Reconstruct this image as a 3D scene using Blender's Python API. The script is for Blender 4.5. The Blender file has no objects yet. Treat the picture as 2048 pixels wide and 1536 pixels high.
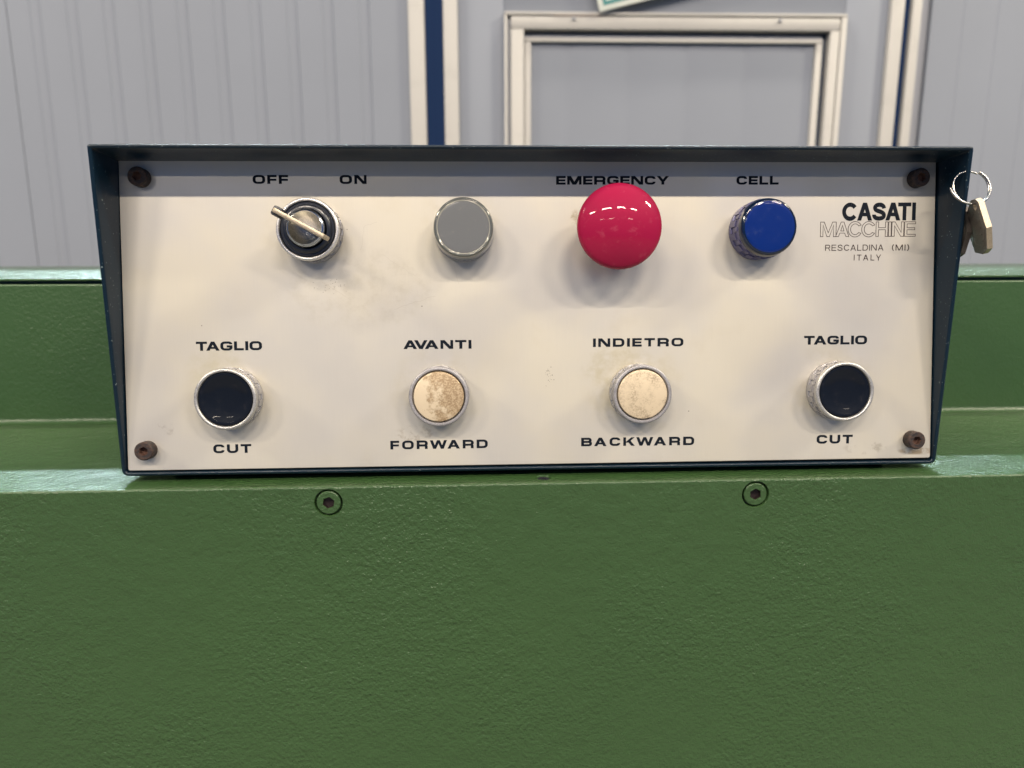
import bpy, bmesh, math, random
from mathutils import Matrix, Vector
from mathutils.geometry import tessellate_polygon
random.seed(7)
sc = bpy.context.scene
COL = sc.collection
R = math.radians
EYE = 1.40            # height of the camera above the shop floor (m)

# ------------------------------------------------------------------ camera
cam_d = bpy.data.cameras.new('camera')
cam = bpy.data.objects.new('camera', cam_d); COL.objects.link(cam)
cam_d.sensor_width = 36.0; cam_d.lens = 24.609
cam_d.clip_start = 0.01; cam_d.clip_end = 200
CX = Vector((0.99885148, -0.04786896, -0.00206778))
CY = -Vector((-0.01092952, -0.18561611, -0.98256155))
CZ = -Vector((0.04665039, 0.98145566, -0.18592612))
M = Matrix((CX, CY, CZ)).transposed().to_4x4(); M.translation = (0, 0, EYE)
cam.matrix_world = M
cam_d.dof.use_dof = True; cam_d.dof.focus_distance = 0.352; cam_d.dof.aperture_fstop = 9.5
sc.camera = cam
sc.render.resolution_x, sc.render.resolution_y = 1024, 768
sc.view_settings.view_transform = 'Standard'; sc.view_settings.look = 'None'
sc.view_settings.exposure = 0.0; sc.view_settings.gamma = 1.0

# ------------------------------------------------------------------ ambient light of the hall
w = bpy.data.worlds.new('World'); sc.world = w; w.use_nodes = True
w.node_tree.nodes['Background'].inputs[0].default_value = (0.15, 0.39, 1.0, 1)
w.node_tree.nodes['Background'].inputs[1].default_value = 0.30

# ------------------------------------------------------------------ the hall's rows of ceiling tubes, plus two added side lights
def rect_light(x, y, z, length, power, col):
    l = bpy.data.lights.new('tube_or_fill_light', 'AREA'); l.shape = 'RECTANGLE'
    l.size = length; l.size_y = 0.22; l.energy = power; l.color = col
    o = bpy.data.objects.new('tube_or_fill_light', l); COL.objects.link(o)
    o.location = (x, y, z + EYE)
    return o
WARM = (1.0, 0.865, 0.70)
for x, ln in ((-5.4, 1.7), (-1.75, 1.9), (1.15, 1.5), (4.0, 1.5)):
    rect_light(x, -4.65, 4.72, ln, 370, WARM)
for x, ln in ((-5.2, 1.9), (-1.5, 1.8), (5.3, 1.8)):
    rect_light(x, -10.1, 4.72, ln, 110, WARM)
for x, ln in ((-2.2, 1.9), (1.7, 1.9)):
    rect_light(x, 1.25, 4.72, ln, 130, (1.0, 0.90, 0.74))
for x, p in ((-6.6, 480), (6.2, 620)):  # side lights added to brighten the ledge, not part of the lamp rows
    rect_light(x, -1.0, 4.72, 1.9, p, (1.0, 0.90, 0.68))
for x, ln in ((-2.5, 2.3), (1.8, 1.9)):
    rect_light(x, 5.6, 4.45, ln, 1000, (0.72, 0.95, 1.0))

# ------------------------------------------------------------------ materials
def mat(name):
    m = bpy.data.materials.new(name); m.use_nodes = True
    nt = m.node_tree; b = nt.nodes['Principled BSDF']
    return m, nt, b
def N(nt, t, **kw):
    n = nt.nodes.new(t)
    for k, v in kw.items():
        if hasattr(n, k): setattr(n, k, v)
        else: n.inputs[k].default_value = v
    return n
def simple(name, col, rough=0.4, metal=0.0, coat=0.0, spec=None):
    m, nt, b = mat(name)
    b.inputs['Base Color'].default_value = (*col, 1)
    b.inputs['Roughness'].default_value = rough; b.inputs['Metallic'].default_value = metal
    b.inputs['Coat Weight'].default_value = coat; b.inputs['Coat Roughness'].default_value = 0.08
    if spec is not None: b.inputs['Specular IOR Level'].default_value = spec
    return m
def mixcol(nt, fac, a, bcol):
    n = nt.nodes.new('ShaderNodeMix'); n.data_type = 'RGBA'
    if isinstance(a, tuple): n.inputs[6].default_value = (*a, 1)
    else: nt.links.new(a, n.inputs[6])
    if isinstance(bcol, tuple): n.inputs[7].default_value = (*bcol, 1)
    else: nt.links.new(bcol, n.inputs[7])
    if isinstance(fac, float): n.inputs[0].default_value = fac
    else: nt.links.new(fac, n.inputs[0])
    return n.outputs[2]
def ramp(nt, src, p0, p1, c0=0.0, c1=1.0):
    n = nt.nodes.new('ShaderNodeMapRange'); n.interpolation_type = 'SMOOTHSTEP'
    nt.links.new(src, n.inputs[0])
    for i, v in enumerate((p0, p1, c0, c1)): n.inputs[i + 1].default_value = v
    return n.outputs[0]
def noise(nt, co, scale, detail=3.0, rough=0.5, sc3=None):
    if sc3:
        mp = nt.nodes.new('ShaderNodeMapping'); mp.inputs[3].default_value = sc3
        nt.links.new(co, mp.inputs[0]); co = mp.outputs[0]
    n = nt.nodes.new('ShaderNodeTexNoise'); nt.links.new(co, n.inputs['Vector'])
    n.inputs['Scale'].default_value = scale; n.inputs['Detail'].default_value = detail
    n.inputs['Roughness'].default_value = rough
    return n.outputs[0]
def math_(nt, op, a, b_=None):
    n = nt.nodes.new('ShaderNodeMath'); n.operation = op
    for i, v in enumerate((a, b_)):
        if v is None: continue
        if isinstance(v, (int, float)): n.inputs[i].default_value = v
        else: nt.links.new(v, n.inputs[i])
    return n.outputs[0]
def bump(nt, b, h, strength, dist, prev=None):
    n = nt.nodes.new('ShaderNodeBump'); n.inputs['Strength'].default_value = strength
    n.inputs['Distance'].default_value = dist; nt.links.new(h, n.inputs['Height'])
    if prev: nt.links.new(prev, n.inputs['Normal'])
    nt.links.new(n.outputs[0], b.inputs['Normal']); return n.outputs[0]
def objco(nt): return nt.nodes.new('ShaderNodeTexCoord').outputs['Object']
def geopos(nt): return nt.nodes.new('ShaderNodeNewGeometry').outputs['Position']

def green_paint(name='green_paint', peel=1.0, fine=0.25, dist=0.0013, rough=0.35):
    m, nt, b = mat(name); co = geopos(nt)
    big = noise(nt, co, 6, 3); c = mixcol(nt, big, (0.029, 0.066, 0.021), (0.036, 0.080, 0.025))
    nt.links.new(c, b.inputs['Base Color'])
    b.inputs['Roughness'].default_value = rough
    n1 = noise(nt, co, 420, 2.0, 0.55); n2 = noise(nt, co, 1100, 2.0, 0.5); n3 = noise(nt, co, 90, 2.0, 0.5)
    amp = ramp(nt, noise(nt, co, 9, 2), 0.35, 0.65, 0.35, 1.0)
    h = math_(nt, 'ADD', math_(nt, 'MULTIPLY', n1, amp), math_(nt, 'MULTIPLY', n2, fine))
    h = math_(nt, 'ADD', h, math_(nt, 'MULTIPLY', n3, 0.9 * peel))
    bump(nt, b, h, 0.9, dist)
    return m
def dark_paint():
    m, nt, b = mat('dark_green_enamel'); co = objco(nt)
    sp = noise(nt, co, 900, 1.0); spots = ramp(nt, sp, 0.735, 0.76)
    c = mixcol(nt, spots, (0.002, 0.011, 0.022), (0.16, 0.20, 0.20)); nt.links.new(c, b.inputs['Base Color'])
    b.inputs['Roughness'].default_value = 0.31; b.inputs['Specular IOR Level'].default_value = 0.34
    bump(nt, b, noise(nt, co, 120, 2), 0.22, 0.0004)
    return m
def brushed_plate():
    m, nt, b = mat('brushed_aluminium'); co = objco(nt)
    br = noise(nt, co, 1.0, 3.0, 0.6, (2400, 45, 1)); cloud = noise(nt, co, 14, 4); blot = noise(nt, co, 32, 5, 0.6)
    c = mixcol(nt, ramp(nt, cloud, 0.35, 0.7), (0.60, 0.572, 0.515), (0.615, 0.575, 0.475))
    c = mixcol(nt, ramp(nt, blot, 0.56, 0.80, 0, 0.28), c, (0.52, 0.46, 0.35))
    c = mixcol(nt, ramp(nt, br, 0.3, 0.7, 0.0, 0.10), c, (0.50, 0.47, 0.44))
    sx = nt.nodes.new('ShaderNodeSeparateXYZ'); nt.links.new(co, sx.inputs[0])
    def spot(cx, cy, rx, ry):     # 1 inside an ellipse on the plate, 0 outside (m)
        a = math_(nt, 'DIVIDE', math_(nt, 'SUBTRACT', sx.outputs[0], cx), rx)
        e = math_(nt, 'DIVIDE', math_(nt, 'SUBTRACT', sx.outputs[1], cy), ry)
        d = math_(nt, 'ADD', math_(nt, 'MULTIPLY', a, a), math_(nt, 'MULTIPLY', e, e))
        return ramp(nt, d, 1.0, 0.2)
    rough_n = noise(nt, co, 160, 5, 0.7)
    for (x, y, rx, ry, col, k, lo, hi) in (
            (0.203, -0.0752, 0.012, 0.0022, (0.30, 0.20, 0.09), 0.7, 0.42, 0.56),
            (0.0225, 0.045, 0.003, 0.006, (0.28, 0.22, 0.12), 0.6, 0.46, 0.62),
            (-0.085, 0.012, 0.050, 0.026, (0.44, 0.40, 0.31), 0.36, 0.40, 0.75),
            (-0.158, -0.028, 0.016, 0.014, (0.50, 0.46, 0.30), 0.35, 0.35, 0.65),
            (0.045, -0.030, 0.024, 0.014, (0.48, 0.43, 0.28), 0.45, 0.40, 0.65),
            (0.176, -0.073, 0.014, 0.004, (0.30, 0.26, 0.20), 0.5, 0.50, 0.62),
            (-0.183, -0.057, 0.006, 0.006, (0.36, 0.32, 0.27), 0.5, 0.52, 0.66),
            (-0.058, -0.063, 0.014, 0.006, (0.34, 0.29, 0.22), 0.5, 0.50, 0.62)):
        f = math_(nt, 'MULTIPLY', math_(nt, 'MULTIPLY', spot(x, y, rx, ry), ramp(nt, rough_n, lo, hi)), k)
        c = mixcol(nt, f, c, col)
    halo = noise(nt, co, 55, 5, 0.65)       # hand grime round the controls
    for (x, y, r, k) in ((-0.0465, -0.0425, 0.027, 0.34), (0.0548, -0.0425, 0.030, 0.42), (-0.1498, -0.0426, 0.027, 0.28), (0.1582, -0.0424, 0.028, 0.30), (-0.1079, 0.0388, 0.027, 0.30), (-0.0333, 0.0392, 0.026, 0.26), (0.1156, 0.0392, 0.025, 0.20)):
        f = math_(nt, 'MULTIPLY', math_(nt, 'MULTIPLY', spot(x - 0.002, y + 0.001, r, r), ramp(nt, halo, 0.40, 0.66)), k)
        c = mixcol(nt, f, c, (0.46, 0.40, 0.25))
    v = nt.nodes.new('ShaderNodeTexVoronoi'); v.inputs['Scale'].default_value = 110; nt.links.new(co, v.inputs['Vector'])
    rnd = nt.nodes.new('ShaderNodeSeparateColor'); nt.links.new(v.outputs['Color'], rnd.inputs[0])
    keep = ramp(nt, rnd.outputs[0], 0.945, 0.95)
    sm = ramp(nt, v.outputs['Distance'], 0.045, 0.025)
    c = mixcol(nt, math_(nt, 'MULTIPLY', math_(nt, 'MULTIPLY', keep, sm), 0.75), c, (0.12, 0.09, 0.06))
    nt.links.new(c, b.inputs['Base Color'])
    b.inputs['Metallic'].default_value = 0.45
    nt.links.new(ramp(nt, cloud, 0.3, 0.7, 0.36, 0.46), b.inputs['Roughness'])
    bump(nt, b, br, 0.25, 0.00004)
    return m
def cast_metal(name, col, rough=0.42, metal=0.75):
    m, nt, b = mat(name); co = objco(nt)
    g = noise(nt, co, 2600, 2.0, 0.6)
    c = mixcol(nt, ramp(nt, g, 0.35, 0.68), tuple(v * 0.72 for v in col), tuple(min(1, v * 1.12) for v in col))
    c = mixcol(nt, ramp(nt, noise(nt, co, 260, 4), 0.58, 0.75, 0, 0.5), c, tuple(v * 0.45 for v in col))
    nt.links.new(c, b.inputs['Base Color'])
    b.inputs['Metallic'].default_value = metal; b.inputs['Roughness'].default_value = rough
    bump(nt, b, g, 0.4, 0.00008)
    return m
def rusty():
    m, nt, b = mat('rusty_black_steel'); co = objco(nt)
    n1 = noise(nt, co, 700, 5, 0.7)
    c = mixcol(nt, ramp(nt, n1, 0.42, 0.62), (0.018, 0.014, 0.015), (0.058, 0.032, 0.023))
    nt.links.new(c, b.inputs['Base Color'])
    b.inputs['Roughness'].default_value = 0.62; b.inputs['Metallic'].default_value = 0.2
    bump(nt, b, n1, 0.7, 0.0002)
    return m
def worn_cap(name, mode):
    m, nt, b = mat(name); co = objco(nt)
    sx = nt.nodes.new('ShaderNodeSeparateXYZ'); nt.links.new(co, sx.inputs[0])
    fine = noise(nt, co, 1300, 3, 0.7); mid = noise(nt, co, 150, 4, 0.55)
    if mode == 'forward':   # thumb-worn dark patch over the right-hand two thirds
        d = math_(nt, 'ADD', math_(nt, 'MULTIPLY', sx.outputs[0], 70.0), math_(nt, 'MULTIPLY', math_(nt, 'SUBTRACT', mid, 0.5), 3.2))
        d = math_(nt, 'ADD', d, math_(nt, 'MULTIPLY', sx.outputs[1], 22.0))
        mask = ramp(nt, d, -0.40, 0.10); k = 0.80; lo, hi = 0.40, 0.58
    else:
        mask = ramp(nt, mid, 0.36, 0.66); k = 0.62; lo, hi = 0.36, 0.66
    f = math_(nt, 'MULTIPLY', math_(nt, 'MULTIPLY', mask, ramp(nt, fine, lo, hi)), k)
    c = mixcol(nt, f, (0.63, 0.525, 0.37), (0.13, 0.085, 0.05))
    c = mixcol(nt, ramp(nt, noise(nt, co, 1500, 2), 0.70, 0.76, 0, 0.6), c, (0.22, 0.14, 0.08))
    if mode == 'forward':
        c = mixcol(nt, math_(nt, 'MULTIPLY', mask, 0.5), c, (0.36, 0.24, 0.12))
    nt.links.new(c, b.inputs['Base Color'])
    b.inputs['Metallic'].default_value = 0.25; b.inputs['Roughness'].default_value = 0.42
    bump(nt, b, fine, 0.25, 0.00006)
    return m
def smudged(name, col, rough, coat=0.6, smear=(0.5, 0.5, 0.5), k=0.12):
    m, nt, b = mat(name); co = objco(nt)
    s = noise(nt, co, 190, 4, 0.65)
    c = mixcol(nt, ramp(nt, s, 0.56, 0.78, 0, k), col, smear); nt.links.new(c, b.inputs['Base Color'])
    nt.links.new(ramp(nt, s, 0.4, 0.75, rough, rough + 0.2), b.inputs['Roughness'])
    b.inputs['Coat Weight'].default_value = coat; b.inputs['Coat Roughness'].default_value = 0.03; b.inputs['Specular IOR Level'].default_value = 0.06
    return m
def wall_paint():
    m, nt, b = mat('grey_coated_sheet'); co = objco(nt)
    c = mixcol(nt, noise(nt, co, 3, 4), (0.218, 0.237, 0.278), (0.248, 0.270, 0.318)); nt.links.new(c, b.inputs['Base Color'])
    b.inputs['Roughness'].default_value = 0.7
    return m
def cream_paint():
    m, nt, b = mat('cream_frame_paint'); co = objco(nt)
    c = mixcol(nt, ramp(nt, noise(nt, co, 18, 5, 0.6), 0.5, 0.8, 0, 0.35), (0.43, 0.415, 0.39), (0.33, 0.315, 0.295)); nt.links.new(c, b.inputs['Base Color'])
    b.inputs['Roughness'].default_value = 0.45
    return m
GREEN = green_paint(); GREENS = green_paint('green_paint_smooth', 0.6, 0.12, 0.0006, 0.34); GREENR = green_paint('green_paint_orange_peel', 1.2, 0.5, 0.0012, 0.22); DARK = dark_paint(); PLATE = brushed_plate()
BEZ = cast_metal('satin_bezel_metal', (0.53, 0.52, 0.50)); BEZG = cast_metal('grey_bezel_metal', (0.36, 0.35, 0.36), 0.45, 0.5)
COLR = cast_metal('collar_metal', (0.42, 0.41, 0.42), 0.42, 0.55)
RUST = rusty(); RUSTO = simple('orange_rust', (0.075, 0.034, 0.022), 0.85)
INK = simple('navy_print', (0.003, 0.006, 0.012), 0.6, 0, 0, 0.15); INK2 = simple('thin_grey_print', (0.045, 0.032, 0.03), 0.6, 0, 0, 0.2)
BLK = smudged('black_plastic', (0.006, 0.008, 0.013), 0.3, 0.25, (0.10, 0.08, 0.08), 0.12)
RED = smudged('red_plastic', (0.27, 0.006, 0.040), 0.5, 0.42, (0.42, 0.09, 0.13), 0.30)
BLUE = smudged('blue_lens', (0.002, 0.016, 0.13), 0.35, 0.9, (0.15, 0.2, 0.3), 0.10); BLUED = simple('dark_blue_rim', (0.004, 0.010, 0.030), 0.12, 0, 0.6)
BLUEC = cast_metal('blue_reflection_collar', (0.13, 0.125, 0.24), 0.4, 0.4)  # blue reflection of the lens put into the collar colour
LENS = smudged('frosted_grey_lens', (0.13, 0.135, 0.14), 0.35, 0.6, (0.4, 0.36, 0.3), 0.10); RIM = simple('grey_clear_rim', (0.10, 0.105, 0.095), 0.08, 0.1, 1.0)
STEEL = cast_metal('worn_nickel', (0.60, 0.63, 0.67), 0.20, 1.0); BRASS = cast_metal('worn_brass', (0.50, 0.42, 0.31), 0.42, 0.7)
KEYG = cast_metal('dull_key_metal', (0.10, 0.085, 0.075), 0.5, 0.5); KEYD = cast_metal('shaded_key_face', (0.17, 0.15, 0.13), 0.40, 0.6); WIRE = simple('polished_wire', (0.50, 0.48, 0.45), 0.26, 1.0)
WALL = wall_paint(); CREAM = cream_paint()
NAVY = simple('navy_rubber_strip', (0.007, 0.026, 0.085), 0.8, 0, 0, 0.2); DGAP = simple('dark_seal', (0.03, 0.05, 0.09), 0.7)
GSEAL = simple('grey_seal', (0.30, 0.31, 0.34), 0.6); TEAL = simple('teal_print', (0.01, 0.17, 0.17), 0.5); WHITE = simple('white_sign_board', (0.72, 0.75, 0.68), 0.4)
CONC = simple('concrete', (0.10, 0.10, 0.10), 0.7)

# ------------------------------------------------------------------ builders
def link(name, me, mats, parent=None, smooth=True, ang=35):
    if not isinstance(mats, (list, tuple)): mats = [mats]
    for m in mats: me.materials.append(m)
    if smooth and len(me.polygons):
        me.polygons.foreach_set('use_smooth', [True] * len(me.polygons))
        me.set_sharp_from_angle(angle=R(ang))
    o = bpy.data.objects.new(name, me); COL.objects.link(o)
    if parent is not None: o.parent = parent
    return o
def mesh_of(bm, recalc=True):
    if recalc: bmesh.ops.recalc_face_normals(bm, faces=bm.faces)
    me = bpy.data.meshes.new('m'); bm.to_mesh(me); bm.free(); return me
def tag(o, label=None, cat=None, group=None, kind=None):
    if label: o['label'] = label
    if cat: o['category'] = cat
    if group: o['group'] = group
    if kind: o['kind'] = kind
    return o
def empty(name, mw, label, cat, group=None):
    o = bpy.data.objects.new(name, None); COL.objects.link(o); o.matrix_world = mw
    o.empty_display_size = 0.02
    return tag(o, label, cat, group)
def lathe(bm, prof, seg=72, c=(0, 0), mi=0, cap0=True, cap1=True):
    """prof: list of (r, h) in m around +z"""
    rings = []
    for r, h in prof:
        if r < 1e-7: rings.append([bm.verts.new((c[0], c[1], h))])
        else: rings.append([bm.verts.new((c[0] + r * math.cos(2 * math.pi * i / seg), c[1] + r * math.sin(2 * math.pi * i / seg), h)) for i in range(seg)])
    for a, b_ in zip(rings, rings[1:]):
        for i in range(seg):
            j = (i + 1) % seg
            if len(a) == 1 and len(b_) == 1: continue
            if len(a) == 1: f = bm.faces.new((a[0], b_[i], b_[j]))
            elif len(b_) == 1: f = bm.faces.new((a[i], a[j], b_[0]))
            else: f = bm.faces.new((a[i], a[j], b_[j], b_[i]))
            f.material_index = mi
    for ring, on in ((rings[0], cap0), (rings[-1], cap1)):
        if on and len(ring) > 1:
            f = bm.faces.new(ring); f.material_index = mi
def box(bm, x0, x1, y0, y1, z0, z1, mi=0, bev=0):
    vs = [bm.verts.new(p) for p in ((x0, y0, z0), (x1, y0, z0), (x1, y1, z0), (x0, y1, z0), (x0, y0, z1), (x1, y0, z1), (x1, y1, z1), (x0, y1, z1))]
    fs = [bm.faces.new([vs[i] for i in q]) for q in ((0, 3, 2, 1), (4, 5, 6, 7), (0, 1, 5, 4), (1, 2, 6, 5), (2, 3, 7, 6), (3, 0, 4, 7))]
    for f in fs: f.material_index = mi
    if bev:
        es = list({e for f in fs for e in f.edges})
        bmesh.ops.bevel(bm, geom=es, offset=bev, segments=2, affect='EDGES', profile=0.5)
def holed(bm, outer, holes, fn, mi=0):
    """planar polygon with holes; fn maps (a,b)->3d"""
    loops = [[Vector((*p, 0)) for p in outer]] + [[Vector((*p, 0)) for p in h] for h in holes]
    pts = [p for l in loops for p in l]
    vs = [bm.verts.new(fn(p.x, p.y)) for p in pts]
    for t in tessellate_polygon(loops):
        try: bm.faces.new([vs[i] for i in t]).material_index = mi
        except ValueError: pass
    out = []; k = 0
    for l in loops: out.append(vs[k:k + len(l)]); k += len(l)
    return out
def circle(cx, cy, r, n=48, ph=0.0): return [(cx + r * math.cos(2 * math.pi * i / n + ph), cy + r * math.sin(2 * math.pi * i / n + ph)) for i in range(n)]
def bridge(bm, a, b_, mi=0):
    n = len(a)
    for i in range(n):
        j = (i + 1) % n; bm.faces.new((a[i], a[j], b_[j], b_[i])).material_index = mi
def prism(bm, poly, h0, h1, fn=None, mi=0, bev=0):
    fn = fn or (lambda x, y, h: (x, y, h))
    a = [bm.verts.new(fn(x, y, h0)) for x, y in poly]; b_ = [bm.verts.new(fn(x, y, h1)) for x, y in poly]
    fs = [bm.faces.new(a), bm.faces.new(b_)]
    n = len(poly)
    for i in range(n):
        j = (i + 1) % n; fs.append(bm.faces.new((a[i], a[j], b_[j], b_[i])))
    for f in fs: f.material_index = mi
    if bev:
        es = [e for e in fs[0].edges] + [e for e in fs[1].edges]
        bmesh.ops.bevel(bm, geom=es, offset=bev, segments=2, affect='EDGES', profile=0.5)
def tube(bm, pts, r, seg=10, mi=0):
    n = len(pts); rings = []
    up = Vector((0, 0, 1)); prev = None
    for i, p in enumerate(pts):
        t = (Vector(pts[min(i + 1, n - 1)]) - Vector(pts[max(i - 1, 0)])).normalized()
        s = prev - t * prev.dot(t) if prev else t.cross(up if abs(t.z) < 0.9 else Vector((1, 0, 0)))
        s.normalize(); prev = s; q = t.cross(s)
        rings.append([bm.verts.new(Vector(p) + (s * math.cos(2 * math.pi * k / seg) + q * math.sin(2 * math.pi * k / seg)) * r) for k in range(seg)])
    for a, b_ in zip(rings, rings[1:]): bridge(bm, a, b_, mi)
    bm.faces.new(rings[0]).material_index = mi; bm.faces.new(rings[-1]).material_index = mi

# ------------------------------------------------------------------ setting: floor
bm = bmesh.new(); box(bm, -9, 9, -12, 8, -0.05, 0.0)
tag(link('floor', mesh_of(bm), CONC), kind='structure')

# ------------------------------------------------------------------ partition wall, sliding door, wicket door
WY = 2.0; WO = -WY * math.sin(R(-1.0)); WM = Matrix.Translation((WO * math.cos(R(-1.0)), WY + WO * math.sin(R(-1.0)), 0)) @ Matrix.Rotation(R(-1.0), 4, 'Z')
def wz(z): return z + EYE
WTOP = wz(1.18)
wall = empty('partition_wall', WM, 'grey ribbed metal partition wall behind the green machine', 'wall')
def ribbed(x0, x1, first, pitch=0.0943, face=0.0, depth=0.0042, wdt=0.026, z0=0.0, z1=WTOP):
    """sheet with shallow vertical channels; dark edge of each channel at first + k*pitch"""
    xs = [(x0, 0)]
    k = math.ceil((x0 - first) / pitch) - 1
    while True:
        d = first + k * pitch; k += 1
        if d > x1 - 0.01: break
        if d - wdt - 0.01 < x0: continue
        xs += [(d - wdt - 0.008, 0), (d - wdt, depth), (d - 0.0035, depth), (d, 0)]
    xs.append((x1, 0))
    bm = bmesh.new()
    f = [(bm.verts.new((x, face + y, z0)), bm.verts.new((x, face + y, z1))) for x, y in xs]
    bk = 0.05 if face == 0 else 0.024
    g = [(bm.verts.new((x, face + bk, z0)), bm.verts.new((x, face + bk, z1))) for x in (x0, x1)]
    for a, b_ in zip(f, f[1:]): bm.faces.new((a[0], b_[0], b_[1], a[1]))
    bm.faces.new((f[0][0], f[0][1], g[0][1], g[0][0])); bm.faces.new((f[-1][0], g[1][0], g[1][1], f[-1][1]))
    bm.faces.new((g[0][0], g[0][1], g[1][1], g[1][0]))
    bm.faces.new([v[1] for v in f] + [g[1][1], g[0][1]]); bm.faces.new([v[0] for v in f] + [g[1][0], g[0][0]])
    return mesh_of(bm)
for i in range(4):          # wall sheets left of the door, right of the door
    x1 = -0.2115 - i * 1.037; 
    o = link('wall_panel', ribbed(x1 - 1.035, x1, -0.3113), WALL, wall, True, 20)
for i in range(3):
    x0 = 1.192 + i * 1.037
    link('wall_panel', ribbed(x0, x0 + 1.035, 1.192 + 0.09, depth=0.0015), WALL, wall, True, 20)
def trim(name, parent, x0, x1, z0, z1, y0, y1, m, bev=0.0015):
    bm = bmesh.new(); box(bm, x0, x1, y0, y1, z0, z1, 0, bev)
    return link(name, mesh_of(bm), m, parent)
trim('corner_trim', wall, -0.2105, -0.1692, 0, WTOP, -0.014, 0.05, CREAM)
trim('rubber_strip', wall, -0.1690, -0.1194, 0, WTOP, 0.004, 0.04, NAVY)
trim('rubber_strip', wall, 1.1097, 1.1325, 0, WTOP, 0.004, 0.04, NAVY)
trim('corner_trim', wall, 1.1327, 1.157, 0, WTOP, -0.012, 0.05, CREAM)
trim('grey_shade_strip', wall, 1.1575, 1.191, 0, WTOP, 0.012, 0.05, GSEAL)  # grey strip standing in for the shadow beside the trim

door = empty('sliding_door', WM, 'grey sliding door leaf with cream upright edge trims between the ribbed wall panels', 'door')
trim('edge_trim', door, -0.1192, -0.0814, 0.02, WTOP - 0.03, -0.014, 0.045, CREAM)
trim('edge_trim', door, 1.0742, 1.1092, 0.02, WTOP - 0.03, -0.014, 0.045, CREAM)
# leaf around the wicket opening
WX0, WX1, WZT = 0.0410, 0.9555, wz(0.6185)
for nm, a, b_, c, d in (('leaf_panel', -0.0812, WX0 - 0.001, 0.02, WTOP - 0.03), ('leaf_panel', WX1 + 0.001, 1.0740, 0.02, WTOP - 0.03), ('leaf_panel', WX0, WX1, WZT + 0.001, WTOP - 0.03)):
    trim(nm, door, a, b_, c, d, 0.0, 0.04, WALL, 0.001)
wick = empty('wicket_door', WM, 'cream framed pedestrian door with grey infill set in the sliding door', 'door')
def zz(v): return wz(v)
# outer trim (thin lip), main frame, dark seal, inner frame, infill
def framing(name, x0, x1, zt, wl, wr, wt, y0, y1, m):
    for part in ((x0, x0 + wl, 0.02, zt - wt - 0.0004), (x1 - wr, x1, 0.02, zt - wt - 0.0004), (x0, x1, zt - wt, zt)):
        trim(name, wick, part[0], part[1], part[2], part[3], y0, y1, m, 0.0012)
framing('frame_lip', 0.0412, 0.9553, zz(0.6183), 0.0075, 0.0150, 0.0075, -0.0172, 0.03, CREAM)
framing('frame_groove', 0.0488, 0.9402, zz(0.6107), 0.010, 0.003, 0.003, -0.004, 0.03, GSEAL)
framing('outer_frame', 0.0590, 0.9371, zz(0.6076), 0.034, 0.024, 0.031, -0.016, 0.03, CREAM)
framing('dark_seal', 0.0932, 0.9130, zz(0.5765), 0.001, 0.0135, 0.0075, 0.010, 0.035, DGAP)
framing('leaf_edge', 0.0943, 0.8994, zz(0.5689), 0.001, 0.001, 0.011, 0.004, 0.035, GSEAL)
framing('inner_frame', 0.0953, 0.8983, zz(0.5578), 0.017, 0.017, 0.010, -0.006, 0.035, CREAM)
link('infill_panel', ribbed(0.1125, 0.8812, 0.2243, 0.16, 0.006, 0.0012, 0.02, 0.05, zz(0.5476)), WALL, wick, True, 20)
for x, z in ((0.2242, 0.6012), (0.7737, 0.6001)):
    bm = bmesh.new(); lathe(bm, [(0.0045, 0), (0.0045, 0.004), (0.003, 0.006), (0, 0.0062)], 20)
    for v in bm.verts: v.co = (v.co.x + x, -0.016 - v.co.z, v.co.y + wz(z) )
    link('frame_screw', mesh_of(bm), GSEAL, wick)
bm = bmesh.new(); box(bm, 0.17, 0.30, -0.0185, -0.0162, wz(0.6090), wz(0.6106))
link('rub_mark', mesh_of(bm), simple('brown_scuff', (0.30, 0.22, 0.19), 0.7), wick)
# tilted sign above the wicket door
sg = empty('sign', WM @ Matrix.Translation((0.2905, -0.030, wz(0.6145))) @ Matrix.Rotation(R(-13.5), 4, 'Y'), 'tilted white sign with teal border line above the wicket door', 'sign')
bm = bmesh.new(); box(bm, 0, 0.36, -0.002, 0.004, 0, 0.24, 0, 0.001); link('sign_board', mesh_of(bm), WHITE, sg)
bm = bmesh.new()
for a in ((0.0125, 0.3475, 0.0125, 0.0215), (0.0125, 0.3475, 0.2185, 0.2275), (0.0125, 0.0215, 0.0216, 0.2184), (0.3385, 0.3475, 0.0216, 0.2184)):
    box(bm, a[0], a[1], -0.0026, -0.0022, a[2], a[3])
link('border_line', mesh_of(bm), TEAL, sg)
bm = bmesh.new(); box(bm, 0.1, 0.26, 0.004, 0.028, 0.09, 0.15); link('bracket', mesh_of(bm), GSEAL, sg)

# ------------------------------------------------------------------ green machine
MM = Matrix.Translation((0, 0, EYE))
mach = empty('green_machine', Matrix.Translation((0, 0.333, 0)), 'long green painted machine body with stepped ledge under the control box', 'machine')
FY, LZ, BY, TZ = 0.333, -0.1135, 0.4755, -0.0205
X0, X1 = -1.75, 1.75
def arc(cy, cz, r, a0, a1, n=6): return [(cy + r * math.cos(R(a0 + (a1 - a0) * i / n)), cz + r * math.sin(R(a0 + (a1 - a0) * i / n))) for i in range(n + 1)]
def rel(bm):      # machine children are stored relative to the empty
    for v in bm.verts: v.co += Vector((0, -0.333, EYE))
SCR = [(-0.0751, -0.1219), (0.1397, -0.1216)]
HOLE = (0.0322, 0.3415)
bm = bmesh.new()
r1 = 0.0012
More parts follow.
